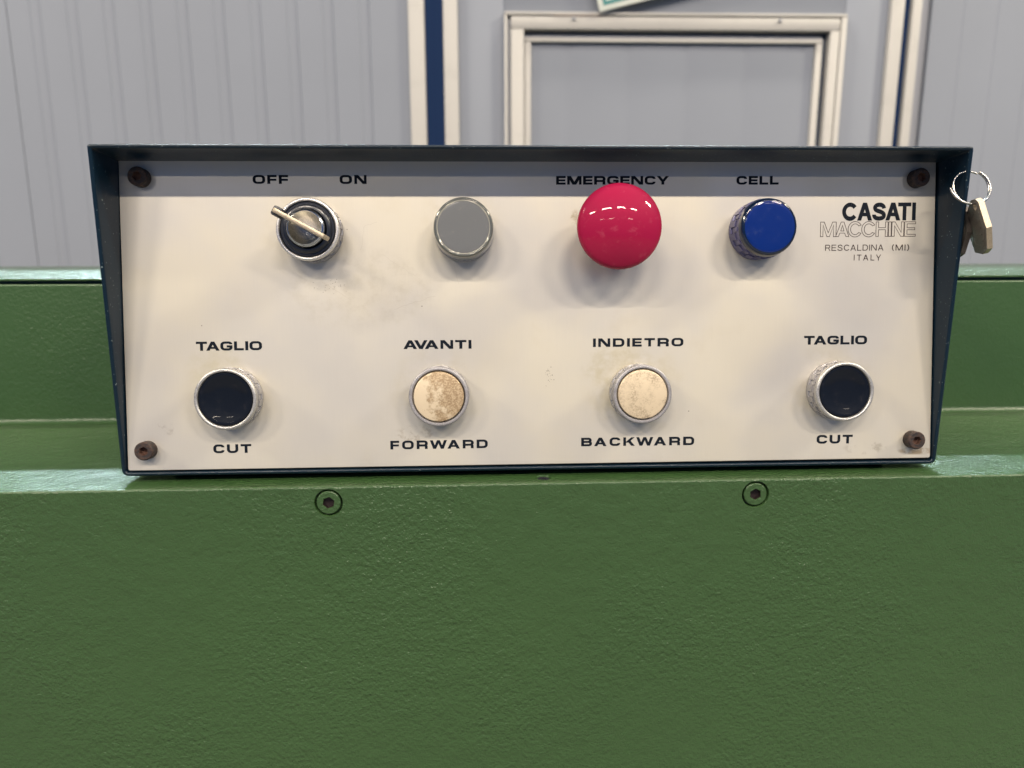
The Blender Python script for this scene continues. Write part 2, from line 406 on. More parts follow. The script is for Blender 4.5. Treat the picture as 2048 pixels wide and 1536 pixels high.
# front face with the two countersunk holes
band = -0.135
lo = holed(bm, [(X0, band), (X1, band), (X1, LZ - r1), (X0, LZ - r1)], [circle(sx_, sz_, 0.0071, 56) for sx_, sz_ in SCR], lambda a, b_: (a, FY, b_))
for ring, (sx_, sz_) in zip(lo[1:], SCR):
    inner = [bm.verts.new((x, FY + 0.0004, z)) for x, z in circle(sx_, sz_, 0.0069, 56)]
    deep = [bm.verts.new((x, FY + 0.004, z)) for x, z in circle(sx_, sz_, 0.0069, 56)]
    bridge(bm, ring, inner); bridge(bm, inner, deep); bm.faces.new(deep)
a = lo[0]
fl = [bm.verts.new((X0, FY, -EYE + 0.06)), bm.verts.new((X1, FY, -EYE + 0.06))]
bm.faces.new((fl[0], fl[1], a[1], a[0]))
prof = arc(FY + r1, LZ - r1, r1, 180, 90, 5)
prev = [bm.verts.new((X0, *prof[0])), bm.verts.new((X1, *prof[0]))]
for p in prof[1:]:
    cur = [bm.verts.new((X0, *p)), bm.verts.new((X1, *p))]; bm.faces.new((prev[0], prev[1], cur[1], cur[0])); prev = cur
rel(bm); bmesh.ops.remove_doubles(bm, verts=bm.verts, dist=1e-6)
link('front_panel', mesh_of(bm), GREEN, mach, True, 40)
bm = bmesh.new()
r2 = 0.004
lo = holed(bm, [(X0, FY + r1), (X1, FY + r1), (X1, BY - r2), (X0, BY - r2)], [circle(HOLE[0], HOLE[1], 0.0041, 48)], lambda a, b_: (a, b_, LZ))
inner = [bm.verts.new((x, y, LZ - 0.0006)) for x, y in circle(HOLE[0], HOLE[1], 0.0038, 48)]
deep = [bm.verts.new((x, y, LZ - 0.0035)) for x, y in circle(HOLE[0], HOLE[1], 0.0038, 48)]
bridge(bm, lo[1], inner); bridge(bm, inner, deep); bm.faces.new(deep)
for f in bm.faces: f.material_index = 1
# concave fillet, rear upright face, rounded top edge
prof = arc(BY - r2, LZ + r2, r2, 270, 360, 6) + arc(BY + 0.0012, TZ - 0.0012, 0.0012, 180, 90, 5) + [(BY + 0.010, TZ)] + [(BY + 0.010, TZ + 0.003)]
prev = [bm.verts.new((X0, *prof[0])), bm.verts.new((X1, *prof[0]))]
for p in prof[1:]:
    cur = [bm.verts.new((X0, *p)), bm.verts.new((X1, *p))]; bm.faces.new((prev[0], prev[1], cur[1], cur[0])); prev = cur
rel(bm); bmesh.ops.remove_doubles(bm, verts=bm.verts, dist=1e-6)
link('ledge', mesh_of(bm), [GREENS, GREENR], mach, True, 40)
bm = bmesh.new(); box(bm, X0, X1, BY + 0.0025, 0.90, TZ + 0.0021, TZ + 0.0036, 0, 0.0006); rel(bm)
link('top_plate', mesh_of(bm), GREENR, mach)
bm = bmesh.new()      # rest of the body: ends, back, underside
box(bm, X0 + 0.004, X1 - 0.004, BY + 0.0105, 0.885, -EYE, TZ + 0.0018)
box(bm, X0 + 0.004, X1 - 0.004, FY + 0.008, BY + 0.0100, -EYE, LZ - 0.006); rel(bm)
link('body', mesh_of(bm), GREEN, mach)
def hexsock(bm, r, af, h, depth, mi_top=0, mi_in=1, n=48, ph=0.0, bev=0.0004, h0=0.0):
    """screw head standing on z=h0, top at z=h, hex socket sunk by depth"""
    hexp = circle(0, 0, af / math.sqrt(3), 6, ph)
    lo = holed(bm, circle(0, 0, r - bev, n), [hexp], lambda a, b_: (a, b_, h), mi_top)
    rim = [bm.verts.new((x, y, h - bev)) for x, y in circle(0, 0, r, n)]
    base = [bm.verts.new((x, y, h0)) for x, y in circle(0, 0, r, n)]
    bridge(bm, lo[0], rim, mi_top); bridge(bm, rim, base, mi_top); bm.faces.new(base).material_index = mi_top
    lip = [bm.verts.new((x, y, h - 0.0003)) for x, y in circle(0, 0, af / math.sqrt(3) * 0.94, 6, ph)]
    dp = [bm.verts.new((x * 0.94, y * 0.94, h - depth)) for x, y in hexp]
    bridge(bm, lo[1], lip, mi_top); bridge(bm, lip, dp, mi_in)
    cv = bm.verts.new((0, 0, h - depth - 0.0006))
    for i in range(6): bm.faces.new((dp[i], dp[(i + 1) % 6], cv)).material_index = mi_in
for k, (sx_, sz_) in enumerate(SCR):
    bm = bmesh.new(); hexsock(bm, 0.0059, 0.0055, 0.0036, 0.0028, 0, 1, 56, R(20 + 12 * k), 0.0004)
    me = mesh_of(bm); o = link('countersunk_screw', me, [GREEN, simple('dark_socket', (0.03, 0.02, 0.02), 0.5, 0.5)], mach, True, 40)
    o.matrix_parent_inverse = Matrix.Identity(4)
    o.matrix_local = Matrix.Translation((sx_, 0.0036, sz_ + EYE)) @ Matrix.Rotation(R(90), 4, 'X')
bm = bmesh.new(); hexsock(bm, 0.0036, 0.003, 0.0031, 0.0012, 0, 0, 32)
o = link('sunk_screw', mesh_of(bm), simple('dull_steel', (0.018, 0.018, 0.024), 0.85, 0.0, 0, 0.1), mach, True, 40)
o.matrix_local = Matrix.Translation((HOLE[0], HOLE[1] - 0.333, LZ - 0.0039 + EYE))

# ------------------------------------------------------------------ control box (plate-local frame: x right, y up the plate, z out of it, m)
t = R(6.5); U = Vector((1, 0, 0)); V = Vector((0, math.sin(t), math.cos(t))); NN = Vector((0, -math.cos(t), math.sin(t)))
BM_ = Matrix((U, V, NN)).transposed().to_4x4(); BM_.translation = Vector((0.02652549, 0.35398435, -0.0290726 + EYE))
cb = empty('control_box', BM_, 'dark green hooded control box with brushed faceplate, on the green machine ledge', 'control box')
mm = 0.001
# housing: outer and inner outlines lofted
hf = lambda v: (1.0 + (v + 81.5) / 157.0 * 23.0)
def rounded(corners, rads, n=5):
    out = []
    L = len(corners)
    for i, (p, r) in enumerate(zip(corners, rads)):
        p = Vector(p); a = Vector(corners[i - 1]); b_ = Vector(corners[(i + 1) % L])
        d0 = (a - p).normalized(); d1 = (b_ - p).normalized()
        ang = d0.angle(d1); tl = r / math.tan(ang / 2)
        s, e = p + d0 * tl, p + d1 * tl
        bis = (d0 + d1).normalized(); c = p + bis * (r / math.sin(ang / 2))
        a0 = math.atan2(s.y - c.y, s.x - c.x); a1 = math.atan2(e.y - c.y, e.x - c.x)
        da = (a1 - a0 + math.pi) % (2 * math.pi) - math.pi
        for k in range(n + 1):
            aa = a0 + da * k / n; out.append((c.x + r * math.cos(aa), c.y + r * math.sin(aa)))
    return out
outer_c = [(-205.3, -81.6), (213.5, -82.1), (211.1, 75.9), (-202.3, 75.1)]
def inset(c, d): return [(c[0][0] + d, c[0][1] + d), (c[1][0] - d, c[1][1] + d), (c[2][0] - d, c[2][1] - d), (c[3][0] + d, c[3][1] - d)]
def ring_at(bm, c, rads, dh=0.0, flat=None, shear=0.0):
    pts = rounded(c, rads)
    out = []
    for x, y in pts:
        z = hf(y) + dh if flat is None else flat
        yy = y + (-(z)) * shear
        out.append(bm.verts.new((x * mm, yy * mm, z * mm)))
    return out
bm = bmesh.new()
ro = (3.0, 3.0, 1.4, 1.4); ri = (1.6, 1.6, 0.5, 0.5); sh = math.tan(t)
T_ = 2.0; b1 = 0.95
rings = [ring_at(bm, outer_c, ro, flat=-118, shear=sh), ring_at(bm, outer_c, ro, flat=-0.5)]
for k in range(4):
    a_ = R(90 * k / 3); rings.append(ring_at(bm, inset(outer_c, b1 * (1 - math.cos(a_))), ro, dh=-b1 * (1 - math.sin(a_))))
for k in range(4):
    a_ = R(90 - 90 * k / 3); rings.append(ring_at(bm, inset(outer_c, T_ - b1 * (1 - math.cos(a_))), ri, dh=-b1 * (1 - math.sin(a_))))
rings.append(ring_at(bm, inset(outer_c, T_), ri, flat=-4.0))
for a, b_ in zip(rings, rings[1:]): bridge(bm, a, b_)
bm.faces.new(rings[0]); bm.faces.new(rings[-1])
hous = link('housing', mesh_of(bm), DARK, cb, True, 40)
# hole in the right cheek that the ring hangs through: a dark grommet on the inner face
pc = [(-202.6, -78.9), (210.9, -78.9), (208.3, 74.6), (-200.2, 73.8)]
bm = bmesh.new(); pts = rounded(pc, (1, 1, 0.6, 0.6), 4)
a = [bm.verts.new((x * mm, y * mm, -0.002)) for x, y in pts]; b_ = [bm.verts.new((x * mm, y * mm, -0.0002)) for x, y in pts]
c_ = [bm.verts.new((x * mm, y * mm, 0.0)) for x, y in rounded(inset(pc, 0.25), (1, 1, 0.6, 0.6), 4)]
bridge(bm, a, b_); bridge(bm, b_, c_); bm.faces.new(c_); bm.faces.new(a)
link('faceplate', mesh_of(bm), PLATE, cb, False)
bm = bmesh.new(); box(bm, -0.185, 0.193, -0.0, 0.110, 0, 0.0034)
pad = link('mounting_pad', mesh_of(bm), DARK, cb); pad.matrix_local = BM_.inverted() @ Matrix.Translation((0.0265, 0.358, LZ + EYE - 0.0004))

# corner screws
bm = bmesh.new(); hexsock(bm, 0.0046, 0.0041, 0.0052, 0.0026, 0, 1, 40, 0, 0.0005); sm_ = mesh_of(bm)
first = None
for (x, y, a_, lab) in ((-189.4, 64.9, 10, None), (197.7, 65.5, 40, None), (-192.3, -68.4, 25, None), (200.2, -68.8, 5, None)):
    if first is None: o = first = link('socket_screw', sm_, [RUST, RUSTO], cb, True, 40)
    else: o = first.copy(); COL.objects.link(o)
    o.location = (x * mm, y * mm, 0); o.rotation_euler = (0, 0, R(a_))

def collar_mesh(bm, r, h0, h1, n=16, ph=0.0, mi=0):
    """castellated ring: plain band, then teeth standing 0.35 mm proud, grooves between two rows"""
    lathe(bm, [(r - 0.5 * mm, h0), (r, h0), (r, h0 + (h1 - h0) * 0.22), (r - 0.6 * mm, h0 + (h1 - h0) * 0.24), (r - 0.6 * mm, h1)], 96, mi=mi, cap0=False, cap1=False)
    for k in range(n):
        a0 = 2 * math.pi * (k + 0.05) / n + ph; a1 = 2 * math.pi * (k + 0.55) / n + ph
        z0 = h0 + (h1 - h0) * 0.20; z1 = h0 + (h1 - h0) * 0.62
        m_ = 4; A = []
        for rr in (r - 0.7 * mm, r + 0.02 * mm):
            for z in (z0, z1): A.append([bm.verts.new((rr * math.cos(a0 + (a1 - a0) * i / m_), rr * math.sin(a0 + (a1 - a0) * i / m_), z)) for i in range(m_ + 1)])
        for i in range(m_):
            for p, q in ((0, 1), (2, 3), (1, 3)): bm.faces.new((A[p][i], A[p][i + 1], A[q][i + 1], A[q][i])).material_index = mi
        for i in (0, m_): bm.faces.new((A[0][i], A[1][i], A[3][i], A[2][i])).material_index = mi
        # slim raised block of the upper row, between the teeth
        a0 = 2 * math.pi * (k + 0.66) / n + ph; a1 = 2 * math.pi * (k + 0.96) / n + ph
        z0 = h0 + (h1 - h0) * 0.52; z1 = h0 + (h1 - h0) * 0.86; A = []
        for rr in (r - 0.7 * mm, r - 0.08 * mm):
            for z in (z0, z1): A.append([bm.verts.new((rr * math.cos(a0 + (a1 - a0) * i / m_), rr * math.sin(a0 + (a1 - a0) * i / m_), z)) for i in range(m_ + 1)])
        for i in range(m_):
            for p, q in ((0, 2), (2, 3), (1, 3)): bm.faces.new((A[p][i], A[p][i + 1], A[q][i + 1], A[q][i])).material_index = mi
        for i in (0, m_): bm.faces.new((A[0][i], A[1][i], A[3][i], A[2][i])).material_index = mi
def bezel(r, ri_, h, funnel=0.0, m=BEZ, hc=None):
    bm = bmesh.new()
    hc = hc or h - 2.2
    pr = [((r - .35) * mm, hc * mm), (r * mm, (hc + .1) * mm), (r * mm, (h - .8) * mm), ((r - .25) * mm, (h - .25) * mm), ((r - .8) * mm, h * mm)]
    if funnel: pr += [((ri_ + funnel) * mm, (h - .15) * mm), ((ri_ + .3) * mm, (h - .9) * mm), (ri_ * mm, (h - 1.4) * mm)]
    else: pr += [((ri_ + .5) * mm, h * mm), ((ri_ + .1) * mm, (h - .3) * mm), (ri_ * mm, (h - .8) * mm)]
    pr += [(ri_ * mm, (h - 6) * mm)]
    lathe(bm, pr, 96, cap0=False, cap1=False)
    return mesh_of(bm)
# push buttons
def button(x, y, kind, label, ph):
    black = kind == 'black'
    r, ri_, h = (15.1, 13.3, 11.0) if black else (14.8, 12.7, 11.0)
    o = link('push_button', bezel(r, ri_, h, 0 if black else 0.5), BEZ if black else BEZG, cb, True, 50)
    o.location = (x * mm, y * mm, 0); tag(o, label)
    bm = bmesh.new(); collar_mesh(bm, (r + 0.05) * mm, 0.0002, (h - 2.1) * mm, 16, ph)
    link('castellated_collar', mesh_of(bm), COLR, o, True, 40)
    bm = bmesh.new()
    if black: lathe(bm, [(13.1 * mm, 5 * mm), (13.1 * mm, 9.9 * mm), (12.8 * mm, 10.3 * mm), (12.2 * mm, 10.4 * mm), (11.2 * mm, 10.2 * mm), (9.6 * mm, 9.6 * mm), (6 * mm, 9.1 * mm), (0, 8.95 * mm)], 80, cap0=False)
    else: lathe(bm, [(12.35 * mm, 5 * mm), (12.35 * mm, 10.7 * mm), (12.1 * mm, 11.05 * mm), (11.8 * mm, 11.15 * mm), (0, 11.15 * mm)], 80, cap0=False)
    link('cap', mesh_of(bm), BLK if black else worn_cap('worn_cream_cap_' + kind, kind), o, True, 40)
button(-149.8, -42.6, 'black', 'black push button at the left end of the lower row', 0.1)
button(-46.5, -42.5, 'forward', 'cream push button with a large brown worn patch', 0.25)
button(54.8, -42.5, 'backward', 'cream push button lightly speckled brown', 0.0)
button(158.2, -42.4, 'black', 'black push button at the right end of the lower row', 0.18)
# key switch
o = link('key_switch', bezel(15.0, 13.3, 11.5), cast_metal('speckled_bright_bezel', (0.80, 0.78, 0.75), 0.35, 0.8), cb, True, 50); o.location = (-107.9, 38.8, 0); o.location *= mm
ks = o
bm = bmesh.new(); collar_mesh(bm, 15.05 * mm, 0.0002, 9.3 * mm, 16, 0.05); link('castellated_collar', mesh_of(bm), COLR, ks, True, 40)
bm = bmesh.new(); lathe(bm, [(13.2 * mm, 5 * mm), (13.2 * mm, 10.3 * mm), (12.6 * mm, 11.0 * mm), (11.8 * mm, 11.0 * mm), (11.5 * mm, 12.4 * mm), (10.9 * mm, 12.9 * mm), (9.6 * mm, 12.9 * mm), (9.3 * mm, 12.2 * mm), (9.2 * mm, 9 * mm)], 80, cap0=False, cap1=False)
link('black_ring', mesh_of(bm), simple('black_bakelite', (0.008, 0.010, 0.016), 0.3, 0, 0.3), ks, True, 40)
bm = bmesh.new(); lathe(bm, [(8.9 * mm, 6 * mm), (8.9 * mm, 15.4 * mm), (8.6 * mm, 16.1 * mm), (7.9 * mm, 16.5 * mm), (7.3 * mm, 16.2 * mm), (6.6 * mm, 15.2 * mm), (4.6 * mm, 14.3 * mm), (2 * mm, 14.0 * mm), (0, 13.9 * mm)], 80, cap0=False)
link('lock_cylinder', mesh_of(bm), STEEL, ks, True, 40)
# signal lamps
o = link('signal_lamp', None or (lambda b: (lathe(b, [(14.6 * mm, 7.5 * mm), (14.9 * mm, 7.7 * mm), (14.7 * mm, 10.5 * mm), (14.5 * mm, 13.0 * mm), (14.1 * mm, 14.5 * mm), (13.6 * mm, 15.15 * mm), (13.2 * mm, 15.2 * mm), (12.9 * mm, 14.9 * mm)], 80, cap0=False, cap1=False), mesh_of(b))[1])(bmesh.new()), RIM, cb, True, 60)
o.location = (-33.3 * mm, 39.2 * mm, 0); tag(o, 'frosted grey signal lamp')
bm = bmesh.new(); lathe(bm, [(12.35 * mm, 14.7 * mm), (12.2 * mm, 14.95 * mm), (11.7 * mm, 15.0 * mm), (8 * mm, 15.05 * mm), (0, 15.1 * mm)], 80, cap0=False); link('lens', mesh_of(bm), LENS, o, True, 40)
bm = bmesh.new(); lathe(bm, [(12.95 * mm, 14.85 * mm), (12.8 * mm, 15.0 * mm), (12.5 * mm, 15.0 * mm), (12.3 * mm, 14.75 * mm)], 80, cap0=False, cap1=False); link('lens_ring', mesh_of(bm), simple('pale_lens_ring', (0.34, 0.33, 0.28), 0.15, 0.2, 0.8), o, True, 60)
bm = bmesh.new(); collar_mesh(bm, 15.0 * mm, 0.0002, 7.6 * mm, 14, 0.2); link('castellated_collar', mesh_of(bm), COLR, o, True, 40)
o = link('signal_lamp', (lambda b: (lathe(b, [(14.3 * mm, 12.4 * mm), (14.2 * mm, 13.0 * mm), (14.1 * mm, 13.4 * mm), (14.0 * mm, 14.2 * mm), (13.6 * mm, 15.2 * mm), (12.8 * mm, 15.8 * mm), (12.4 * mm, 15.8 * mm)], 80, cap0=False, cap1=False), mesh_of(b))[1])(bmesh.new()), BLUED, cb, True, 60)
o.location = (115.6 * mm, 39.2 * mm, 0); tag(o, 'glossy blue signal lamp')
bm = bmesh.new(); lathe(bm, [(12.5 * mm, 15.7 * mm), (12.2 * mm, 15.85 * mm), (11.2 * mm, 15.95 * mm), (8 * mm, 16.0 * mm), (0, 16.05 * mm)], 80, cap0=False); link('lens', mesh_of(bm), BLUE, o, True, 40)
bm = bmesh.new(); collar_mesh(bm, 14.7 * mm, 0.0002, 12.6 * mm, 14, 0.12); link('castellated_collar', mesh_of(bm), BLUEC, o, True, 40)
# mushroom emergency button
Rs = 32.0; top = 31.0; pr = [(8 * mm, 12 * mm), (8 * mm, 19 * mm), (17.5 * mm, 19.2 * mm), (19.6 * mm, 20.2 * mm), (20.2 * mm, 21.6 * mm)]
a_max = math.asin(18.6 / Rs)
pr += [(20.15 * mm, 22.6 * mm), (19.7 * mm, 24.0 * mm)]
for k in range(14, -1, -1):
    a_ = a_max * k / 14; pr.append((Rs * math.sin(a_) * mm, (top - Rs * (1 - math.cos(a_))) * mm))
pr[-1] = (0, top * mm)
bm = bmesh.new(); lathe(bm, pr, 96, cap0=False)
o = link('emergency_button', mesh_of(bm), RED, cb, True, 60); o.location = (40.5 * mm, 38.4 * mm, 0); tag(o, 'large red mushroom emergency button')
bm = bmesh.new(); lathe(bm, [(14.6 * mm, 8.6 * mm), (14.6 * mm, 10 * mm), (9 * mm, 10.4 * mm), (7.9 * mm, 12.1 * mm)], 80, cap0=False, cap1=False); collar_mesh(bm, 15.0 * mm, 0.0002, 8.8 * mm, 16, 0.12)
link('castellated_collar', mesh_of(bm), COLR, o, True, 40)

# ------------------------------------------------------------------ lettering
def strokepts(path, closed, k, bw):
    """path: (x, y, r) centre line -> quads strip, vertical strokes k times as thick as horizontal ones"""
    P = [Vector((p[0] / k, p[1])) for p in path]; rad = [p[2] if len(p) > 2 else 0 for p in path]
    out = []; L = len(P)
    for i in range(L):
        if rad[i] <= 0 or (not closed and i in (0, L - 1)): out.append(P[i]); continue
        p, a, b_ = P[i], P[i - 1], P[(i + 1) % L]
        d0 = (a - p); d1 = (b_ - p); r = min(rad[i], d0.length * 0.499 * math.tan(d0.angle(d1) / 2) * 2 if d0.length > 1e-6 else 0)
        d0.normalize(); d1.normalize(); ang = d0.angle(d1); tl = r / math.tan(ang / 2)
        s, e = p + d0 * tl, p + d1 * tl; c = p + (d0 + d1).normalized() * (r / math.sin(ang / 2))
        a0 = math.atan2(s.y - c.y, s.x - c.x); a1 = math.atan2(e.y - c.y, e.x - c.x); da = (a1 - a0 + math.pi) % (2 * math.pi) - math.pi
        for q in range(7): out.append(c + Vector((math.cos(a0 + da * q / 6), math.sin(a0 + da * q / 6))) * r)
    Lf, Rt = [], []; n = len(out)
    for i in range(n):
        t0 = (out[i] - out[i - 1]).normalized() if (i > 0 or closed) else (out[1] - out[0]).normalized()
        t1 = (out[(i + 1) % n] - out[i]).normalized() if (i < n - 1 or closed) else t0
        n0 = Vector((-t0.y, t0.x)); n1 = Vector((-t1.y, t1.x)); m_ = (n0 + n1)
        m_.normalize(); s = min(1 / max(m_.dot(n0), 0.3), 2.5) * bw / 2
        Lf.append(((out[i].x + m_.x * s) * k, out[i].y + m_.y * s)); Rt.append(((out[i].x - m_.x * s) * k, out[i].y - m_.y * s))
    quads = []
    for i in range(n if closed else n - 1):
        j = (i + 1) % n; quads.append((Lf[i], Lf[j], Rt[j], Rt[i]))
    return quads
def diag(x0, y0, x1, y1, hw): return [((x0 - hw, y0), (x0 + hw, y0), (x1 + hw, y1), (x1 - hw, y1))]
def rect(x0, x1, y0, y1): return [((x0, y0), (x1, y0), (x1, y1), (x0, y1))]
def wide(ch):            # squared extended capitals, cap height 1: (quads, width)
    b_, a = 0.245, 0.325; k = a / b_; y0, y1 = b_ / 2, 1 - b_ / 2; r = 0.26
    S = lambda p, c=False: strokepts(p, c, k, b_)
    W = dict(O=1.36, F=1.03, N=1.36, E=1.08, M=1.62, R=1.30, G=1.32, C=1.25, Y=1.42, L=1.05, T=1.20, A=1.46, I=0.29, U=1.27, V=1.42, W=2.02, D=1.31, B=1.27, K=1.36)[ch]
    xl, xr = a / 2, W - a / 2
    if ch == 'O': q = S([(xl, y0, r), (xr, y0, r), (xr, y1, r), (xl, y1, r)], True)
    elif ch == 'D': q = S([(xl, y0, 0), (xr, y0, r), (xr, y1, r), (xl, y1, 0)], True)
    elif ch == 'C': q = S([(xr, .66), (xr, y1, r * .8), (xl, y1, r), (xl, y0, r), (xr, y0, r * .8), (xr, .34)])
    elif ch == 'G': q = S([(xr, .68), (xr, y1, r * .8), (xl, y1, r), (xl, y0, r), (xr, y0, r * .8), (xr, .45, 0), (W * .52, .45)])
    elif ch == 'U': q = S([(xl, 1), (xl, y0, r), (xr, y0, r), (xr, 1)])
    elif ch == 'R': q = S([(xl, 0), (xl, y1, 0), (xr, y1, .2), (xr, .42, .2), (a * .9, .42)]) + S([(W * .62, .42), (xr - .02, .42, .12), (xr - .02, 0)])
    elif ch == 'B': q = S([(xl, y0, 0), (xr, y0, .17), (xr, .51, .17), (a * .9, .51)]) + S([(a * .9, .51), (xr - .04, .51, .17), (xr - .04, y1, .17), (xl, y1, 0), (xl, 0)])
    elif ch == 'E': q = rect(0, a, 0, 1) + rect(a, W, 0, b_) + rect(a, W * .96, .5 - b_ * .45, .5 + b_ * .45) + rect(a, W, 1 - b_, 1)
    elif ch == 'F': q = rect(0, a, 0, 1) + rect(a, W * .97, .46 - b_ * .45, .46 + b_ * .45) + rect(a, W, 1 - b_, 1)
    elif ch == 'L': q = rect(0, a, 0, 1) + rect(a, W, 0, b_)
    elif ch == 'T': q = rect(0, W, 1 - b_, 1) + rect(W / 2 - a / 2, W / 2 + a / 2, 0, 1 - b_)
    elif ch == 'I': q = rect(0, a, 0, 1)
    elif ch == 'N': q = rect(0, a * .93, 0, 1) + rect(W - a * .93, W, 0, 1) + diag(W - a * .68, 0, a * .68, 1, a * .67)
    elif ch == 'M': q = rect(0, a * .9, 0, 1) + rect(W - a * .9, W, 0, 1) + diag(W / 2, 0, a * .66, 1, a * .64) + diag(W / 2, 0, W - a * .66, 1, a * .64)
    elif ch == 'A': q = diag(a * .58, 0, W / 2, 1, a * .57) + diag(W - a * .58, 0, W / 2, 1, a * .57) + rect(W * .27, W * .73, .20, .20 + b_ * .85)
    elif ch == 'V': q = diag(W / 2, 0, a * .58, 1, a * .57) + diag(W / 2, 0, W - a * .58, 1, a * .57)
    elif ch == 'W': q = diag(W * .28, 0, a * .55, 1, a * .53) + diag(W * .28, 0, W * .5, 1, a * .5) + diag(W * .72, 0, W * .5, 1, a * .5) + diag(W * .72, 0, W - a * .55, 1, a * .53)
    elif ch == 'Y': q = diag(W / 2, .36, a * .6, 1, a * .59) + diag(W / 2, .36, W - a * .6, 1, a * .59) + rect(W / 2 - a / 2, W / 2 + a / 2, 0, .42)
    elif ch == 'K': q = rect(0, a, 0, 1) + diag(a * 1.25, .38, W - a * .66, 1, a * .62) + diag(W - a * .62, 0, W * .46, .62, a * .62)
    return q, W
def ell(cx, cy, rx, ry, a0, a1, n=28): return [(cx + rx * math.cos(R(a0 + (a1 - a0) * i / n)), cy + ry * math.sin(R(a0 + (a1 - a0) * i / n))) for i in range(n + 1)]
def sans(ch, w):         # grotesque capitals, stroke w
    S = lambda p, c=False: strokepts(p, c, 1.0, w)
    W = dict(C=1.0, A=.96, S=.90, T=.84, I=w, R=.88, E=.78, L=.70, D=.92, N=.94, M=1.12, Y=.92)
    W['('] = W[')'] = .30
    W = W[ch]; h = w / 2
    if ch == 'C': q = S(ell(.5, .5, .5 - h, .5 - h + .01, 36, 324, 40))
    elif ch == 'S':
        cp = [(.78, .68), (.735, .80), (.60, .885), (.43, .895), (.27, .855), (.18, .745), (.215, .625), (.34, .555), (.50, .505), (.66, .445), (.765, .355), (.775, .235), (.69, .145), (.54, .105), (.37, .105), (.215, .155), (.135, .26), (.125, .33)]
        pts = []
        for i in range(len(cp) - 1):
            a, b, c, d = cp[max(i - 1, 0)], cp[i], cp[i + 1], cp[min(i + 2, len(cp) - 1)]
            for k in range(4):
                u = k / 4; pts.append(tuple(0.5 * (2 * b[m] + (c[m] - a[m]) * u + (2 * a[m] - 5 * b[m] + 4 * c[m] - d[m]) * u * u + (3 * b[m] - a[m] - 3 * c[m] + d[m]) * u ** 3) for m in (0, 1)))
        sc_ = (1 - w) / (1 - .21); pts = [((p[0] - .45) * sc_ + .45, (p[1] - .5) * sc_ + .5) for p in pts + [cp[-1]]]
        q = S(pts)
    elif ch == 'A': q = diag(h * 1.1, 0, W / 2, 1, h * 1.08) + diag(W - h * 1.1, 0, W / 2, 1, h * 1.08) + rect(W * .25, W * .75, .24, .24 + w * .85)
    elif ch == 'T': q = rect(0, W, 1 - w * .9, 1) + rect(W / 2 - h, W / 2 + h, 0, 1 - w * .9)
    elif ch == 'I': q = rect(0, w, 0, 1)
    elif ch == 'R': q = S([(h, 0), (h, 1 - h, 0), (W - h - .04, 1 - h, .22), (W - h - .04, .47, .22), (w, .47)]) + diag(W - h, 0, W * .62, .46, h)
    elif ch == 'E': q = rect(0, w, 0, 1) + rect(w, W, 0, w * .9) + rect(w, W * .93, .5 - h * .9, .5 + h * .9) + rect(w, W, 1 - w * .9, 1)
    elif ch == 'L': q = rect(0, w, 0, 1) + rect(w, W, 0, w * .9)
    elif ch == 'D': q = S([(h, h, 0), (W - h, h, .38), (W - h, 1 - h, .38), (h, 1 - h, 0)], True)
    elif ch == 'N': q = rect(0, w * .95, 0, 1) + rect(W - w * .95, W, 0, 1) + diag(W - w * .65, 0, w * .65, 1, h * 1.15)
    elif ch == 'M': q = rect(0, w * .95, 0, 1) + rect(W - w * .95, W, 0, 1) + diag(W / 2, 0, w * .6, 1, h * 1.05) + diag(W / 2, 0, W - w * .6, 1, h * 1.05)
    elif ch == 'Y': q = diag(W / 2, .38, h * 1.1, 1, h * 1.08) + diag(W / 2, .38, W - h * 1.1, 1, h * 1.08) + rect(W / 2 - h, W / 2 + h, 0, .42)
    elif ch == '(': q = S(ell(.62, .48, .62 - h, .68, 130, 230, 14))
    elif ch == ')': q = S(ell(-.32, .48, .62 - h, .68, -50, 50, 14))
    return q, W
def outline(ch):         # hollow grotesque capitals: closed loops, width
    w = .17
    if ch == 'M':
        W = 1.04; return [[(0, 0), (0, 1), (.24, 1), (W / 2, .26), (W - .24, 1), (W, 1), (W, 0), (W - w, 0), (W - w, .80), (W / 2 + .085, 0), (W / 2 - .085, 0), (w, .80), (w, 0)]], W
    if ch == 'A':
        W = .88; return [[(0, 0), (.345, 1), (.535, 1), (W, 0), (W - .19, 0), (W - .285, .24), (.275, .24), (.185, 0)], [(.33, .385), (.55, .385), (.44, .78)]], W
    if ch == 'C':
        o_ = ell(.47, .5, .47, .53, 32, 328, 34); i_ = ell(.47, .5, .30, .37, 322, 38, 34); return [o_ + i_], .93
    if ch == 'H':
        W = .80; return [[(0, 0), (0, 1), (w, 1), (w, .60), (W - w, .60), (W - w, 1), (W, 1), (W, 0), (W - w, 0), (W - w, .46), (w, .46), (w, 0)]], W
    if ch == 'I': return [[(0, 0), (0, 1), (w, 1), (w, 0)]], w
    if ch == 'N':
        W = .80; return [[(0, 0), (0, 1), (.20, 1), (W - w, .27), (W - w, 1), (W, 1), (W, 0), (W - .20, 0), (w, .73), (w, 0)]], W
    if ch == 'E':
        W = .74; return [[(0, 0), (0, 1), (W, 1), (W, .86), (w, .86), (w, .59), (W - .05, .59), (W - .05, .45), (w, .45), (w, .14), (W, .14), (W, 0)]], W
    return [], .5
def layout(text, glyph, gap, space=0.6, kern=None):
    x = 0; out = []
    for i, ch in enumerate(text):
        if ch == ' ': x += space; continue
        q, W = glyph(ch); out += [(tuple((px + x, py) for px, py in f)) for f in q]
        x += W + gap + (kern or {}).get(text[i:i + 2], 0)
    xs = [p[0] for f in out for p in f]
    return out, min(xs), max(xs)
PRINTZ = 0.00006
